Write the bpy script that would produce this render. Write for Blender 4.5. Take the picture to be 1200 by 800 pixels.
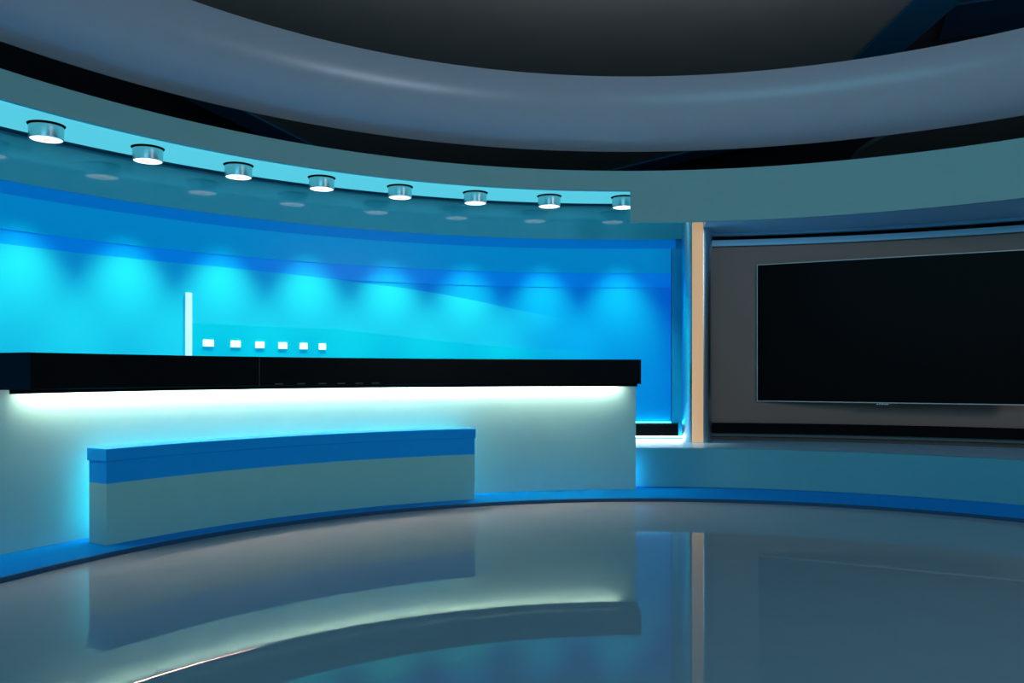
import bpy, bmesh, math
from mathutils import Vector, Matrix

# ------------------------------------------------------------------ camera, world, lights, exposure
scene = bpy.context.scene
COL = scene.collection
for o in list(bpy.data.objects):
    bpy.data.objects.remove(o, do_unlink=True)

FPX, HOR, EYE = 948.2, 436.5, 1.15          # focal length and horizon row in pixels of 1200x800, eye height in metres
CX, CY = 1.178, 3.01                        # plan centre of the round set (camera stands at 0,0 looking along +Y)

cam_d = bpy.data.cameras.new('camera')
cam_d.sensor_fit = 'HORIZONTAL'
cam_d.sensor_width = 36.0
cam_d.lens = FPX / 1200.0 * 36.0
cam_d.shift_y = (HOR - 400.0) / 1200.0
cam_d.clip_end = 200
cam = bpy.data.objects.new('camera', cam_d)
cam.location = (0, 0, EYE)
cam.rotation_euler = (math.pi / 2, 0, 0)
COL.objects.link(cam)
scene.camera = cam

scene.view_settings.view_transform = 'Standard'
scene.view_settings.look = 'None'
scene.view_settings.gamma = 1.0
scene.view_settings.use_curve_mapping = False
scene.view_settings.exposure = 0.0

world = bpy.data.worlds.new('world')
scene.world = world
world.use_nodes = True
bg = world.node_tree.nodes['Background']
bg.inputs[0].default_value = (0.10, 0.34, 0.46, 1)
bg.inputs[1].default_value = 0.40


def area_light(name, loc, target, size, size_y, color, watts, spread=180):
    d = bpy.data.lights.new(name, 'AREA')
    d.shape = 'RECTANGLE'
    d.size, d.size_y = size, size_y
    d.color = color
    d.energy = watts
    d.spread = math.radians(spread)
    o = bpy.data.objects.new(name, d)
    o.location = loc
    o.rotation_euler = (Vector(target) - Vector(loc)).to_track_quat('-Z', 'Y').to_euler()
    COL.objects.link(o)
    return o


# studio soft light hung over the open front of the set, behind the camera
area_light('unseen_soft_light', (-0.6, -3.0, 3.9), (1.2, 6.5, 1.2), 6.0, 2.0, (0.20, 0.74, 1.0), 140)
area_light('unseen_soft_light', (6.4, 0.3, 3.5), (0.0, 7.5, 2.6), 2.2, 1.2, (0.68, 0.84, 1.0), 115)  # unseen light added at the right for a highlight along the ring


# ------------------------------------------------------------------ materials
def mat(name, base, rough=0.5, metal=0.0, ior=1.45, emit=None, strength=0.0, var=0.06, nscale=6.0, bump=0.0, aniso=0.0, coat=0.0):
    m = bpy.data.materials.new(name)
    m.use_nodes = True
    nt = m.node_tree
    b = nt.nodes['Principled BSDF']
    b.inputs['Roughness'].default_value = rough
    b.inputs['Metallic'].default_value = metal
    b.inputs['IOR'].default_value = ior
    if aniso:
        b.inputs['Anisotropic'].default_value = aniso
    if coat:
        b.inputs['Coat Weight'].default_value = coat
        b.inputs['Coat Roughness'].default_value = 0.08
    if emit:
        b.inputs['Emission Color'].default_value = (*emit, 1)
        b.inputs['Emission Strength'].default_value = strength
    tc = nt.nodes.new('ShaderNodeTexCoord')
    n = nt.nodes.new('ShaderNodeTexNoise')
    n.inputs['Scale'].default_value = nscale
    n.inputs['Detail'].default_value = 4
    nt.links.new(tc.outputs['Object'], n.inputs['Vector'])
    r = nt.nodes.new('ShaderNodeMix')
    r.data_type = 'RGBA'
    r.inputs[6].default_value = (*[c * (1 - var) for c in base], 1)
    r.inputs[7].default_value = (*[min(1, c * (1 + var)) for c in base], 1)
    nt.links.new(n.outputs['Fac'], r.inputs[0])
    nt.links.new(r.outputs[2], b.inputs['Base Color'])
    if bump:
        bp = nt.nodes.new('ShaderNodeBump')
        bp.inputs['Strength'].default_value = bump
        bp.inputs['Distance'].default_value = 0.01
        nt.links.new(n.outputs['Fac'], bp.inputs['Height'])
        nt.links.new(bp.outputs['Normal'], b.inputs['Normal'])
    return m


M = {}
M['floor'] = mat('polished_floor', (0.29, 0.38, 0.42), 0.015, ior=1.18, var=0.05, nscale=3)
M['dais'] = mat('blue_dais', (0.0, 0.29, 0.82), 0.4, ior=1.08, var=0.03)
M['dais_edge'] = mat('dais_edging', (0.01, 0.08, 0.18), 0.4)
M['lacquer'] = mat('pale_lacquer', (0.22, 0.56, 0.58), 0.4, ior=1.25, var=0.04, nscale=4)
M['fascia'] = mat('pale_fascia', (0.36, 0.56, 0.52), 0.5, ior=1.3, var=0.04, nscale=3)
M['soffit'] = mat('cyan_soffit_glow', (0.06, 0.10, 0.10), 0.5, emit=(0.102, 0.62, 0.76), strength=0.92, var=0.02)  # cyan light falling on the soffit is put in as its own glow
M['ring'] = mat('satin_grey_ring', (0.58, 0.49, 0.52), 0.27, ior=1.5, var=0.03)
M['black'] = mat('black_gloss', (0.006, 0.006, 0.007), 0.3, ior=1.15, var=0.2)
M['black_matte'] = mat('black_matte', (0.007, 0.0065, 0.0065), 0.6, ior=1.1, var=0.2)
M['seam'] = mat('dark_brown_seam', (0.03, 0.02, 0.015), 0.5)
M['wall_upper'] = mat('teal_gloss_panel', (0.10, 0.42, 0.52), 0.07, ior=1.7, var=0.05)
M['blue_main'] = mat('blue_backlit_panel', (0.002, 0.30, 0.34), 0.3, ior=1.1, emit=(0.0, 0.035, 0.50), strength=0.85, var=0.03, nscale=2)
M['blue_reflection'] = mat('cyan_reflection_panel', (0.012, 0.43, 0.38), 0.3, ior=1.1, emit=(0.0, 0.09, 0.46), strength=0.85, var=0.03, nscale=2)
M['low_reflection'] = mat('low_cyan_reflection', (0.002, 0.40, 0.36), 0.3, ior=1.1, emit=(0.0, 0.13, 0.44), strength=0.85, var=0.03, nscale=2)
M['blue_band_dark'] = mat('deep_blue_band', (0.002, 0.20, 0.46), 0.2, ior=1.1, emit=(0.0, 0.085, 0.36), strength=0.7, var=0.03)
M['blue_band_mid'] = mat('mid_blue_band', (0.002, 0.28, 0.46), 0.2, ior=1.1, emit=(0.0, 0.13, 0.38), strength=0.8, var=0.03)
M['blue_band_deep'] = mat('royal_blue_band', (0.002, 0.28, 0.46), 0.2, ior=1.1, emit=(0.0, 0.08, 0.52), strength=0.85, var=0.03)
M['wall_frame'] = mat('blue_frame', (0.01, 0.36, 0.62), 0.3, ior=1.2)
M['screen_wall'] = mat('grey_wall_panel', (0.34, 0.19, 0.15), 0.35, ior=1.3, var=0.06, nscale=2)
M['screen_wall_trim'] = mat('blue_grey_trim', (0.45, 0.75, 0.95), 0.4)
M['brown_trim'] = mat('brown_trim', (0.10, 0.07, 0.06), 0.4)
M['grey_trim'] = mat('grey_trim', (0.12, 0.12, 0.12), 0.35)
M['ledge'] = mat('ledge_top', (0.50, 0.70, 0.85), 0.25)
M['screen'] = mat('screen_glass', (0.008, 0.0055, 0.006), 0.35, ior=1.12, var=0.1)
M['bezel'] = mat('silver_bezel', (0.80, 0.76, 0.72), 0.4, metal=0.0)
M['steel'] = mat('brushed_steel', (0.55, 0.58, 0.60), 0.28, metal=1.0, var=0.05, nscale=30)
M['column'] = mat('blue_steel', (0.55, 0.70, 0.76), 0.27, metal=1.0, var=0.04)
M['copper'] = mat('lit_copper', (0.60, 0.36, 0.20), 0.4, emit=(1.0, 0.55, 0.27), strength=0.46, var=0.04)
M['lens'] = mat('lamp_lens', (0.9, 0.85, 0.8), 0.3, emit=(1.0, 0.90, 0.80), strength=1.6)
M['bulb'] = mat('lamp_bulb', (0.9, 0.7, 0.5), 0.3, emit=(1.0, 0.62, 0.36), strength=0.9)
M['desk_led'] = mat('warm_white_led', (0.9, 0.9, 0.85), 0.4, emit=(1.0, 0.62, 0.46), strength=118)
M['cyan_led'] = mat('cyan_led', (0.1, 0.7, 0.9), 0.4, emit=(0.02, 0.55, 1.0), strength=7)
M['panel_led'] = mat('aqua_led', (0.1, 0.7, 0.8), 0.4, emit=(0.04, 0.72, 0.90), strength=2.0)
M['wall_led'] = mat('wall_cyan_led', (0.1, 0.7, 0.9), 0.4, emit=(0.03, 0.70, 1.0), strength=10)
M['white_led'] = mat('white_led', (0.9, 0.9, 0.9), 0.4, emit=(0.90, 0.92, 1.0), strength=16)
M['tile'] = mat('white_reflection_tile', (0.8, 0.85, 0.9), 0.4, emit=(0.82, 0.88, 1.0), strength=0.85)
M['bar'] = mat('white_reflection_bar', (0.4, 0.6, 0.7), 0.4, emit=(0.55, 0.88, 1.0), strength=0.45)
M['bench_blue'] = mat('blue_acrylic', (0.004, 0.36, 0.88), 0.35, ior=1.2, var=0.04)
M['bench_grey'] = mat('grey_laminate', (0.28, 0.60, 0.58), 0.45, ior=1.25, var=0.04)
M['added_wash_led'] = mat('added_cyan_wash', (0.1, 0.7, 0.9), 0.4, emit=(0.02, 0.95, 0.70), strength=3.4)
M['added_ring_led'] = mat('added_ring_uplight', (0.9, 0.9, 0.85), 0.4, emit=(1.0, 0.93, 0.88), strength=1.6)
M['roof'] = mat('grey_roof', (0.30, 0.26, 0.26), 0.7)
M['low_wall'] = mat('teal_lacquer', (0.12, 0.43, 0.49), 0.4, ior=1.3, var=0.04, nscale=4)
M['soffit_shade'] = mat('soffit_corner_shade', (0.02, 0.06, 0.09), 0.5)
M['navy_dark'] = mat('dark_navy_ceiling', (0.004, 0.10, 0.22), 0.8, var=0.1, nscale=1)
M['ceiling'] = mat('dark_ceiling', (0.55, 0.54, 0.53), 0.9, var=0.1, nscale=1)
M['ceiling_black'] = mat('black_ceiling', (0.12, 0.12, 0.14), 0.9, var=0.1, nscale=1)
M['navy'] = mat('navy_ceiling', (0.004, 0.24, 0.50), 0.8, var=0.1, nscale=1)
M['dark_wall'] = mat('dark_studio_wall', (0.015, 0.016, 0.018), 0.8)


def fade_reflection(m, base, emit, x0, x1):
    """let a reflection painted as panel colour fade out along the wall"""
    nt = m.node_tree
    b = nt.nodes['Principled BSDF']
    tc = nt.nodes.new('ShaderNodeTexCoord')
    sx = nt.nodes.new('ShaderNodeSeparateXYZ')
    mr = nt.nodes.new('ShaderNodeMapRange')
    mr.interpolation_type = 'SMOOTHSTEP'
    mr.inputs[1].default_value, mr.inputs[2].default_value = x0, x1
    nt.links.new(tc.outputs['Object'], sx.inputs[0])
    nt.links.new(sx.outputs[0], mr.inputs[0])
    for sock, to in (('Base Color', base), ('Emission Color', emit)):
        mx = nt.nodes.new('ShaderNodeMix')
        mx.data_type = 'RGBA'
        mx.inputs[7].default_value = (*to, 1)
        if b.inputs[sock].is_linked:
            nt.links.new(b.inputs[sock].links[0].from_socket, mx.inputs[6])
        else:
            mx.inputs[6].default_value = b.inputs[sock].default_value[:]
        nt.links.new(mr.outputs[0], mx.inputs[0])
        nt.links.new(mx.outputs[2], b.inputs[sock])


fade_reflection(M['blue_reflection'], (0.002, 0.30, 0.34), (0.0, 0.035, 0.50), -0.6, 0.75)
fade_reflection(M['low_reflection'], (0.002, 0.30, 0.34), (0.0, 0.035, 0.50), -0.4, 1.1)


# ------------------------------------------------------------------ mesh helpers
def link(name, bm, m, parent=None, smooth=False):
    me = bpy.data.meshes.new(name)
    bmesh.ops.recalc_face_normals(bm, faces=bm.faces)
    bm.to_mesh(me)
    bm.free()
    me.materials.append(m)
    if smooth:
        for p in me.polygons:
            p.use_smooth = True
        try:
            me.set_sharp_from_angle(angle=math.radians(35))
        except Exception:
            pass
    o = bpy.data.objects.new(name, me)
    COL.objects.link(o)
    if parent:
        o.parent = parent
    return o


def empty(name, loc=(0, 0, 0)):
    o = bpy.data.objects.new(name, None)
    o.empty_display_size = 0.1
    o.location = loc
    COL.objects.link(o)
    return o


def under(o, parent):
    """parent o without moving it (parents are only translated)"""
    o.parent = parent
    o.location = o.location - parent.location
    return o


def tag(o, label, cat, group=None):
    o['label'] = label
    o['category'] = cat
    if group:
        o['group'] = group
    return o


def struct(o, label=None, cat=None):
    o['kind'] = 'structure'
    if label:
        o['label'] = label
    if cat:
        o['category'] = cat
    return o


def pol(r, a, z, c=(CX, CY)):
    t = math.radians(a)
    return Vector((c[0] + r * math.sin(t), c[1] + r * math.cos(t), z))


def sweep(name, prof, a0, a1, m, parent=None, step=0.8, c=(CX, CY), smooth=True, closed=True):
    """sweep a profile of (radius, height) points round the set's centre from angle a0 to a1"""
    n = max(2, int(math.ceil(abs(a1 - a0) / step)))
    bm = bmesh.new()
    rows = []
    for i in range(n + 1):
        a = a0 + (a1 - a0) * i / n
        rows.append([bm.verts.new(pol(r, a, z, c)) for r, z in prof])
    k = len(prof)
    for i in range(n):
        for j in range(k if closed else k - 1):
            q = (j + 1) % k
            bm.faces.new((rows[i][j], rows[i + 1][j], rows[i + 1][q], rows[i][q]))
    if closed and abs(a1 - a0) < 359.9:
        bm.faces.new(rows[0])
        bm.faces.new(list(reversed(rows[-1])))
    return link(name, bm, m, parent, smooth)


def arc(name, r0, r1, z0, z1, a0, a1, m, parent=None, bev=0.0, **k):
    if bev:
        b = bev
        prof = [(r0, z0 + b), (r0 + b, z0), (r1 - b, z0), (r1, z0 + b), (r1, z1 - b), (r1 - b, z1), (r0 + b, z1), (r0, z1 - b)]
    else:
        prof = [(r0, z0), (r1, z0), (r1, z1), (r0, z1)]
    return sweep(name, prof, a0, a1, m, parent, **k)


def strip(name, r, th, lo, hi, a0, a1, m, parent=None, step=0.8):
    """thin curved panel whose lower and upper edges are functions of the angle"""
    n = max(2, int(math.ceil(abs(a1 - a0) / step)))
    bm = bmesh.new()
    rows = []
    for i in range(n + 1):
        a = a0 + (a1 - a0) * i / n
        l, h = lo(a), hi(a)
        rows.append([bm.verts.new(pol(r, a, l)), bm.verts.new(pol(r + th, a, l)), bm.verts.new(pol(r + th, a, h)), bm.verts.new(pol(r, a, h))])
    for i in range(n):
        for j in range(4):
            q = (j + 1) % 4
            bm.faces.new((rows[i][j], rows[i + 1][j], rows[i + 1][q], rows[i][q]))
    bm.faces.new(rows[0])
    bm.faces.new(list(reversed(rows[-1])))
    return link(name, bm, m, parent, True)


def add_box(bm, lo, hi, mtx=None):
    v = [bm.verts.new((x, y, z)) for x in (lo[0], hi[0]) for y in (lo[1], hi[1]) for z in (lo[2], hi[2])]
    for f in ((0, 1, 3, 2), (4, 6, 7, 5), (0, 4, 5, 1), (2, 3, 7, 6), (0, 2, 6, 4), (1, 5, 7, 3)):
        bm.faces.new([v[i] for i in f])
    if mtx:
        bmesh.ops.transform(bm, matrix=mtx, verts=v)


def box(name, lo, hi, m, parent=None, bev=0.0):
    bm = bmesh.new()
    add_box(bm, lo, hi)
    if bev:
        bmesh.ops.bevel(bm, geom=list(bm.edges), offset=bev, segments=2, affect='EDGES', profile=0.5)
    return link(name, bm, m, parent)


def lathe(name, prof, m, parent=None, n=40):
    bm = bmesh.new()
    rows = []
    for i in range(n):
        t = 2 * math.pi * i / n
        rows.append([bm.verts.new((r * math.cos(t), r * math.sin(t), z)) if r > 1e-6 else None for r, z in prof])
    tips = [None if r > 1e-6 else bm.verts.new((0, 0, z)) for r, z in prof]
    for i in range(n):
        a, b = rows[i], rows[(i + 1) % n]
        for j in range(len(prof) - 1):
            vs = []
            for v, t in ((a[j], tips[j]), (b[j], tips[j]), (b[j + 1], tips[j + 1]), (a[j + 1], tips[j + 1])):
                w = v or t
                if w not in vs:
                    vs.append(w)
            if len(vs) > 2:
                bm.faces.new(vs)
    return link(name, bm, m, parent, True)


# ------------------------------------------------------------------ the setting
# floor
bm = bmesh.new()
add_box(bm, (-14, -8, -0.1), (14, 20, 0))
floor = struct(link('floor', bm, M['floor']), 'polished dark grey studio floor', 'floor')

# low blue dais round the edge of the floor, with its dark edging
dais = struct(arc('floor_dais', 4.225, 6.35, 0.0, 0.03, -86, 80, M['dais'], bev=0.004), 'low glossy blue curved dais around the floor', 'dais')
under(arc('edging', 4.207, 4.2248, 0.0005, 0.0295, -86, 80, M['dais_edge']), dais)

# dark ceiling with its big navy hoop
ceil = struct(box('ceiling', (-14, -8, 5.30), (14, 20, 5.45), M['ceiling_black']), 'black studio ceiling', 'ceiling')
HC = (0.10, 11.6)
POLY = [(4.3, 6.0), (4.52, 13.4), (1.2, 17.1), (-2.9, 16.6), (-4.3, 12.0), (-4.3, 6.0)]
OUT = [(HC[0] + (x - HC[0]) * 1.115, HC[1] + (y - HC[1]) * 1.115) for x, y in POLY]


def prism_ring(name, outer, inner, z0, z1, m, parent):
    """flat slab between two outlines of the same number of corners, or a full slab if inner is None"""
    bm = bmesh.new()
    o = [[bm.verts.new((x, y, z)) for x, y in outer] for z in (z0, z1)]
    k = len(outer)
    for i in range(k):
        bm.faces.new((o[0][i], o[0][(i + 1) % k], o[1][(i + 1) % k], o[1][i]))
    if inner is None:
        bm.faces.new(o[0])
        bm.faces.new(o[1])
    else:
        n = [[bm.verts.new((x, y, z)) for x, y in inner] for z in (z0, z1)]
        for i in range(k):
            j = (i + 1) % k
            bm.faces.new((n[0][i], n[0][j], n[1][j], n[1][i]))
            for q in (0, 1):
                bm.faces.new((o[q][i], o[q][j], n[q][j], n[q][i]))
    return link(name, bm, m, parent)


prism_ring('ceiling_panel', POLY, None, 5.22, 5.2999, M['ceiling'], ceil)
prism_ring('ceiling_frame', OUT, [(x * 1.0005, y * 1.0003) for x, y in POLY], 5.19, 5.2999, M['navy'], ceil)
arc('ceiling_disc', 0.02, 4.2, 5.22, 5.2999, 0, 360, M['ceiling'], ceil, c=(10.6, 14.6), step=3)
for a in (96, 112):
    t = math.radians(a)
    bm = bmesh.new()
    add_box(bm, (5.4, -0.5, 5.27), (9.0, 0.5, 5.2999), Matrix.Translation((HC[0], HC[1], 0)) @ Matrix.Rotation(math.pi / 2 - t, 4, 'Z'))
    link('ceiling_beam', bm, M['navy_dark'], ceil)

# outer studio shell
struct(box('wall_left', (-14.1, -8, 0), (-14, 20, 5.3), M['dark_wall']), 'dark outer studio wall', 'wall')
struct(box('wall_right', (14, -8, 0), (14.1, 20, 5.3), M['dark_wall']), 'dark outer studio wall', 'wall')
struct(box('wall_far', (-14, 20, 0), (14, 20.1, 5.3), M['dark_wall']), 'dark outer studio wall', 'wall')

# curved blue wall behind the desk
RW = 6.06
A0, A1 = -84.0, 5.64
wall = struct(arc('wall_back', RW + 0.03, RW + 0.15, 0.03, 3.20, A0, 7.6, M['wall_frame']), 'curved blue backlit wall behind the desk', 'wall')
arc('upper_panel', RW - 0.006, RW + 0.03, 2.64, 3.02, A0, 7.4, M['wall_upper'], wall)
arc('blue_band', RW - 0.004, RW + 0.03, 2.535, 2.639, A0, A1 + .5, M['blue_band_dark'], wall)
arc('blue_band', RW - 0.010, RW + 0.03, 2.262, 2.534, A0, A1, M['blue_band_mid'], wall)
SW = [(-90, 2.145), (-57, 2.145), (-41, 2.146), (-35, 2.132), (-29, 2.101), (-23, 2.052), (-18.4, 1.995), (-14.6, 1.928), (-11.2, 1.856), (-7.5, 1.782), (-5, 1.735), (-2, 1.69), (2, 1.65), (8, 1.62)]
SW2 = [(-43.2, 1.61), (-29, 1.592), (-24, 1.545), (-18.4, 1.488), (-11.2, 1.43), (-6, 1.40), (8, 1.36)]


def lerp(tab):
    def fn(a):
        if a <= tab[0][0]:
            return tab[0][1]
        for (a0, v0), (a1, v1) in zip(tab, tab[1:]):
            if a <= a1:
                return v0 + (v1 - v0) * (a - a0) / (a1 - a0)
        return tab[-1][1]
    return fn


strip('blue_band', RW - 0.004, 0.034, lambda a: 2.104, lambda a: 2.261, A0, A1, M['blue_band_deep'], wall)
strip('blue_panel', RW, 0.03, lambda a: 0.58, lambda a: 2.1035, A0, A1, M['blue_main'], wall)
strip('swoosh_reflection', RW - 0.010, 0.006, lambda a: 0.60, lerp(SW), A0, A1, M['blue_reflection'], wall, step=0.5)  # curved reflection in the glossy wall, painted as a lighter panel
strip('swoosh_reflection', RW - 0.018, 0.006, lambda a: 0.60, lerp(SW2), -43.0, A1, M['low_reflection'], wall, step=0.5)  # second, lower reflection painted the same way
arc('edge_panel', RW - 0.012, RW + 0.0295, 0.59, 2.532, A1 + 0.1, 7.4, M['wall_frame'], wall)
arc('led_strip', RW - 0.06, RW - 0.04, 0.592, 0.606, A0, 5.6, M['wall_led'], wall)
arc('led_strip', RW - 0.05, RW - 0.02, 0.432, 0.444, A0, 7.2, M['white_led'], wall)
rail = struct(sweep('trim_1', [(RW - 0.10, 0.46), (RW - 0.085, 0.447), (RW - 0.004, 0.447), (RW - 0.004, 0.59), (RW - 0.085, 0.59), (RW - 0.10, 0.575)], A0, 6.35, M['black']),
              'black glossy rail along the foot of the blue wall', 'rail')

# low curved parapet wall and its ledge
low = struct(arc('wall_low', 4.93, 5.02, 0.0305, 0.41, 0.0, 78, M['low_wall'], bev=0.004), 'low curved pale teal wall below the screen', 'low wall')
sweep('ledge', [(5.021, 0.36), (6.6, 0.36), (6.6, 0.4095), (5.021, 0.4095)], -1.0, 78, M['ledge'], low)

# wall behind the big screen, flatter than the blue one
WC, WR = (1.10, 0.83), 8.2
B0, B1 = 7.45, 62.0
swall = struct(arc('wall_screen_side', WR, WR + 0.12, 0.41, 3.2, B0, B1, M['screen_wall'], c=WC), 'curved dark grey wall behind the big screen', 'wall')
arc('wall_panel', WR - 0.03, WR - 0.001, 0.60, 2.52, B0 + 0.3, B1, M['screen_wall'], swall, c=WC)
arc('top_molding', WR - 0.05, WR - 0.001, 2.54, 2.605, B0, B1, M['screen_wall_trim'], swall, c=WC)
arc('top_molding', WR - 0.02, WR - 0.001, 2.61, 2.645, B0, B1, M['black_matte'], swall, c=WC)
arc('top_molding', WR - 0.06, WR - 0.001, 2.65, 2.684, B0, B1, M['screen_wall_trim'], swall, c=WC)
arc('base_strip', WR - 0.05, WR - 0.001, 0.452, 0.487, B0, B1, M['grey_trim'], swall, c=WC)
arc('base_strip', WR - 0.055, WR - 0.001, 0.412, 0.430, B0, B1, M['brown_trim'], swall, c=WC)
struct(arc('trim_2', WR - 0.09, WR - 0.0315, 0.49, 0.597, B0, B1, M['black_matte'], c=WC, bev=0.004), 'black rail along the foot of the screen wall', 'rail')

# partition between the two bays, behind the column
bm = bmesh.new()
p0, p1 = pol(5.86, 8.3, 0), pol(6.9, 8.0, 0)
d = (p1 - p0).normalized()
nrm = Vector((d.y, -d.x, 0)) * 0.05
vs = []
for z in (0.41, 3.2):
    vs.append([bm.verts.new((q + s * nrm) + Vector((0, 0, z))) for q, s in ((p0, -1), (p1, -1), (p1, 1), (p0, 1))])
for i in range(4):
    bm.faces.new((vs[0][i], vs[0][(i + 1) % 4], vs[1][(i + 1) % 4], vs[1][i]))
bm.faces.new(vs[0])
bm.faces.new(vs[1])
struct(link('wall_partition', bm, M['wall_frame']), 'narrow partition behind the column', 'wall')

# soffits behind the fascia and the curved fascia with its step
STEP = 0.38
RF = 5.262
sof = struct(arc('ceiling_soffit', RF + 0.041, 5.955, 3.021, 3.08, A0, 8.6, M['soffit']), 'pale soffit given a cyan glow above the desk', 'soffit')
struct(arc('ceiling_soffit', RF + 0.041, 6.9, 2.686, 2.74, 8.7, 78, M['screen_wall_trim']), 'dark blue soffit above the big screen', 'soffit')
arc('soffit_shade', 5.956, RW + 0.028, 3.022, 3.08, A0, 8.6, M['soffit_shade'], sof)  # dark strip stands for the shade where soffit meets wall
fas = struct(empty('trim_3', pol(RF, STEP, 2.683)), 'curved pale teal fascia with a step down', 'fascia')
under(arc('fascia_panel', RF, RF + 0.04, 3.007, 3.213, A0, STEP, M['fascia'], bev=0.004), fas)
under(arc('fascia_panel', RF, RF + 0.04, 2.683, 3.213, STEP + 0.001, 78, M['fascia'], bev=0.004), fas)
struct(arc('ceiling_bulkhead', RF + 0.041, 6.9, 3.2005, 3.213, A0, 78, M['roof']), 'grey roof of the set behind the fascia', 'roof')

# ------------------------------------------------------------------ big rounded ring over the set
ring = empty('ceiling_ring', pol(4.98, 0, 3.44))
tag(ring, 'big rounded satin grey ring hanging below the dark ceiling', 'ceiling ring')
prof = [(4.985, 4.075), (4.978, 4.06), (4.972, 3.97), (4.978, 3.87), (4.997, 3.77), (5.035, 3.68), (5.09, 3.60), (5.16, 3.535), (5.25, 3.48), (5.355, 3.432), (5.36, 3.44), (5.36, 4.06), (5.35, 4.075)]
under(arc('added_ring_light', 5.12, 5.22, 4.0755, 4.085, -100, 100, M['added_ring_led'], step=2.0), ring)  # unseen glowing strip added on top to brighten the ceiling
under(sweep('ring_body', prof, -100, 100, M['ring'], step=1.0), ring)

# ------------------------------------------------------------------ news desk
DA0, DA1 = -65.75, 0.10
desk = empty('news_desk', pol(4.74, -33, 0.03))
tag(desk, 'long curved news desk with a black counter lit from below', 'desk')


body = under(arc('desk_body', 4.74, 4.80, 0.0305, 1.0445, DA0, DA1, M['lacquer'], bev=0.002), desk)
under(arc('back_panel', 5.10, 5.14, 0.0305, 1.0445, DA0, DA1 - 2.5, M['black_matte']), desk)
SEAM = -44.35
for a0, a1 in ((DA0, SEAM - 0.06), (SEAM + 0.06, DA1 + 0.06)):
    top = under(arc('counter_top', 4.45, 5.25, 1.045, 1.272, a0, a1, M['black'], bev=0.006), desk)
under(arc('counter_seam', 4.4515, 5.2, 1.047, 1.270, SEAM - 0.06, SEAM + 0.06, M['seam']), desk)
under(arc('light_strip', 4.676, 4.700, 1.040, 1.0448, DA0 + 1.5, DA1 - 2.0, M['desk_led'], step=0.3), desk)
under(arc('light_lip', 4.638, 4.642, 1.0195, 1.0448, DA0, DA1, M['black_matte'], step=0.3), desk)
for a in (-42.26, -39.86, -37.5, -35.4, -33.37, -31.51):
    arc('reflection_dash', 4.447, 4.4495, 1.058, 1.066, a - 0.42, a + 0.42, M['brown_trim'], top, step=0.4)  # faint reflected dashes on the counter, built as coloured inlays
under(arc('added_wash_light', 5.2505, 5.26, 1.06, 1.16, DA0 + 0.3, DA1 - 4.0, M['added_wash_led']), desk)  # unseen glowing strip added behind the counter to brighten the lower wall
under(arc('rear_light_strip', 4.802, 4.81, 0.04, 0.30, DA0 + 0.1, DA1 - 0.1, M['cyan_led']), desk)

# blue and grey front panel standing proud of the desk
PA0, PA1 = -59.6, -19.98
fp = empty('curved_bench', pol(4.41, -40, 0.0305))
tag(fp, 'low curved bench with a blue top standing before the desk', 'bench')
under(arc('panel_body', 4.412, 4.60, 0.0305, 0.428, PA0, PA1, M['bench_grey']), fp)
under(arc('blue_section', 4.412, 4.60, 0.4281, 0.573, PA0, PA1, M['bench_blue']), fp)
under(arc('cap', 4.404, 4.61, 0.5731, 0.655, PA0 - 0.1, PA1 + 0.1, M['bench_blue'], bev=0.003), fp)
under(arc('back_light', 4.6105, 4.622, 0.06, 0.64, PA0 + 0.5, PA1 - 0.3, M['panel_led']), fp)

# ------------------------------------------------------------------ column
colm = empty('column', pol(5.75, 8.13, 0.41))
tag(colm, 'round blue steel column with a copper stripe between the walls', 'column')
o = lathe('shaft', [(0.0, 0.0), (0.158, 0.0), (0.158, 2.60), (0.0, 2.60)], M['column'], colm, n=64)
a_c = math.degrees(math.atan2(-colm.location.x, -colm.location.y))
bm = bmesh.new()
rows = []
for i in range(9):
    t = math.radians(a_c - 2 + (-21 + 42 * i / 8))
    r = 0.161
    rows.append([bm.verts.new((q * math.sin(t), q * math.cos(t), z)) for q, z in ((0.15, 0.004), (r, 0.004), (r, 2.596), (0.15, 2.596))])
for i in range(8):
    for j in range(4):
        q = (j + 1) % 4
        bm.faces.new((rows[i][j], rows[i + 1][j], rows[i + 1][q], rows[i][q]))
bm.faces.new(rows[0])
bm.faces.new(rows[-1])
o = link('copper_stripe', bm, M['copper'], colm, True)
o['label'] = 'copper stripe'

# ------------------------------------------------------------------ big screen
T = 1.49
TL, TR = Vector((1.7935 * T, FPX / 160 * T)), Vector((3.295 * T, FPX / 182.7 * T))
cen = (TL + TR) / 2
W = (TR - TL).length
ang = math.atan2(TR.y - TL.y, TR.x - TL.x)
tv = empty('wall_display', (cen.x, cen.y, 0.838))
tv.rotation_euler = (0, 0, ang)
tag(tv, 'huge black flat screen with a thin silver bezel', 'screen')
b = 0.008
box('casing', (-W / 2 + 0.02, 0.012, 0.02), (W / 2 - 0.02, 0.05, T - 0.02), M['black_matte'], tv)
box('screen_glass', (-W / 2 + b, 0.0, b), (W / 2 - b, 0.0118, T - b), M['screen'], tv)
bm = bmesh.new()
add_box(bm, (-W / 2, -0.004, 0), (W / 2, 0.03, b - .0003))
add_box(bm, (-W / 2, -0.004, T - b + .0003), (W / 2, 0.03, T))
add_box(bm, (-W / 2, -0.004, b - .0003), (-W / 2 + b - .0003, 0.03, T - b + .0003))
add_box(bm, (W / 2 - b + .0003, -0.004, b - .0003), (W / 2, 0.03, T - b + .0003))
bez = link('bezel', bm, M['bezel'], tv)
bm = bmesh.new()
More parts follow.
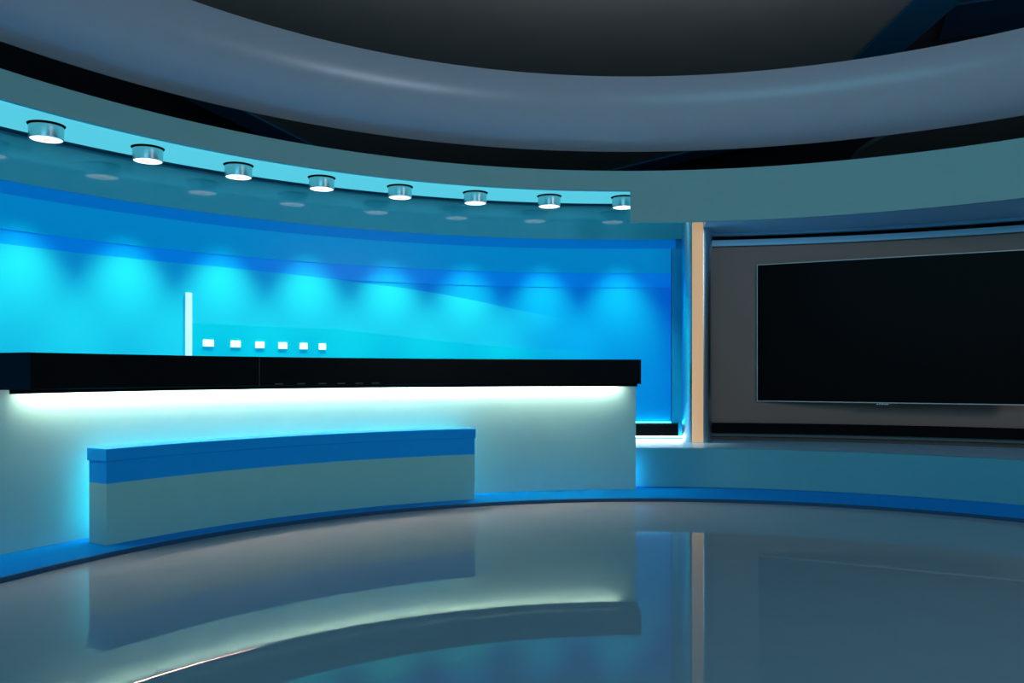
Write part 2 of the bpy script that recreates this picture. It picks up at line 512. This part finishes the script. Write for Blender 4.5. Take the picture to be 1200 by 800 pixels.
for x0, x1 in ((-0.055, -0.04), (-0.033, -0.018), (-0.012, 0.012), (0.017, 0.03), (0.034, 0.055)):
    add_box(bm, (x0, -0.003, -0.016), (x1, 0.006, -0.004))
link('maker_mark', bm, M['bezel'], bez)
box('mark_plate', (-0.06, 0.0062, -0.018), (0.06, 0.02, -0.0003), M['black_matte'], tv)
box('mount', (-0.35, 0.0502, 0.4), (0.35, 0.30, 1.1), M['black_matte'], tv)

# ------------------------------------------------------------------ ceiling downlights
ORD = ['', 'second ', 'third ', 'fourth ', 'fifth ', 'sixth ', 'seventh ', 'eighth ']
proto = {}


def downlight(a, label):
    root = empty('downlight', pol(5.632, a, 3.021))
    root.rotation_euler = (0, 0, -math.radians(a))
    tag(root, label, 'downlight', 'round downlights under the cyan soffit')
    if not proto:
        proto['shade_collar'] = lathe('shade_collar', [(0, 0), (0.132, 0), (0.122, -0.012), (0, -0.012)], M['black_matte']).data  # dark collar made wide to stand for the shade around the housing
        proto['housing'] = lathe('housing', [(0, -0.012), (0.116, -0.012), (0.119, -0.016), (0.119, -0.108), (0.113, -0.112), (0.110, -0.108), (0.110, -0.10), (0, -0.10)], M['steel']).data
        proto['lens'] = lathe('lens', [(0, -0.1005), (0.1095, -0.1005), (0.1095, -0.108), (0, -0.109)], M['lens']).data
        proto['bulb'] = lathe('bulb', [(0, -0.1092), (0.026, -0.1092), (0.024, -0.118), (0.012, -0.122), (0, -0.123)], M['bulb']).data
        for o in [o for o in COL.objects if o.name in ('shade_collar', 'housing', 'lens', 'bulb') and o.parent is None]:
            me = o.data
            bpy.data.objects.remove(o, do_unlink=True)
    for k in ('shade_collar', 'housing', 'lens', 'bulb'):
        o = bpy.data.objects.new(k, proto[k])
        COL.objects.link(o)
        o.parent = lens if k == 'bulb' else root
        if k == 'lens':
            lens = o
    d = bpy.data.lights.new('downlight_beam', 'SPOT')
    d.energy = SPOT_W
    d.color = (0.80, 1.0, 0.85)
    d.spot_size = math.radians(62)
    d.spot_blend = 1.0
    d.shadow_soft_size = 0.09
    s = bpy.data.objects.new('downlight_beam', d)
    COL.objects.link(s)
    s.parent = root
    s.location = (0, 0, -0.15)
    s.rotation_euler = (math.radians(6.5), 0, 0)
    return root


SPOT_W = 220
downlight(0.1, 'round steel downlight partly hidden by the step of the fascia')
for i in range(1, 8):
    downlight(0.1 - 8.09 * i, '%sround steel downlight from the step of the fascia' % ORD[i])

# ------------------------------------------------------------------ white reflections on the blue wall, built as glowing pieces
bar = arc('reflection_bar', RW - 0.034, RW - 0.0185, 1.02, 1.882, -43.55, -43.0, M['bar'], step=0.2, bev=0.003)
tag(bar, 'slim upright white reflection on the blue wall, built as a glowing bar', 'reflection bar')
for i, (a, z, w) in enumerate([(-41.54, 1.425, 12.5), (-39.10, 1.423, 12), (-36.86, 1.419, 11), (-34.70, 1.416, 11), (-32.70, 1.415, 10), (-30.87, 1.414, 9)]):
    hw = w * 0.037
    t = arc('reflection_tile', RW - 0.03, RW - 0.0185, z - 0.031, z + 0.031, a - hw, a + hw, M['tile'], step=0.4, bev=0.003)
    tag(t, '%ssmall white square reflection from the white upright bar' % (ORD[i] or 'first '), 'reflection tile', 'white square reflections in a row on the blue wall')
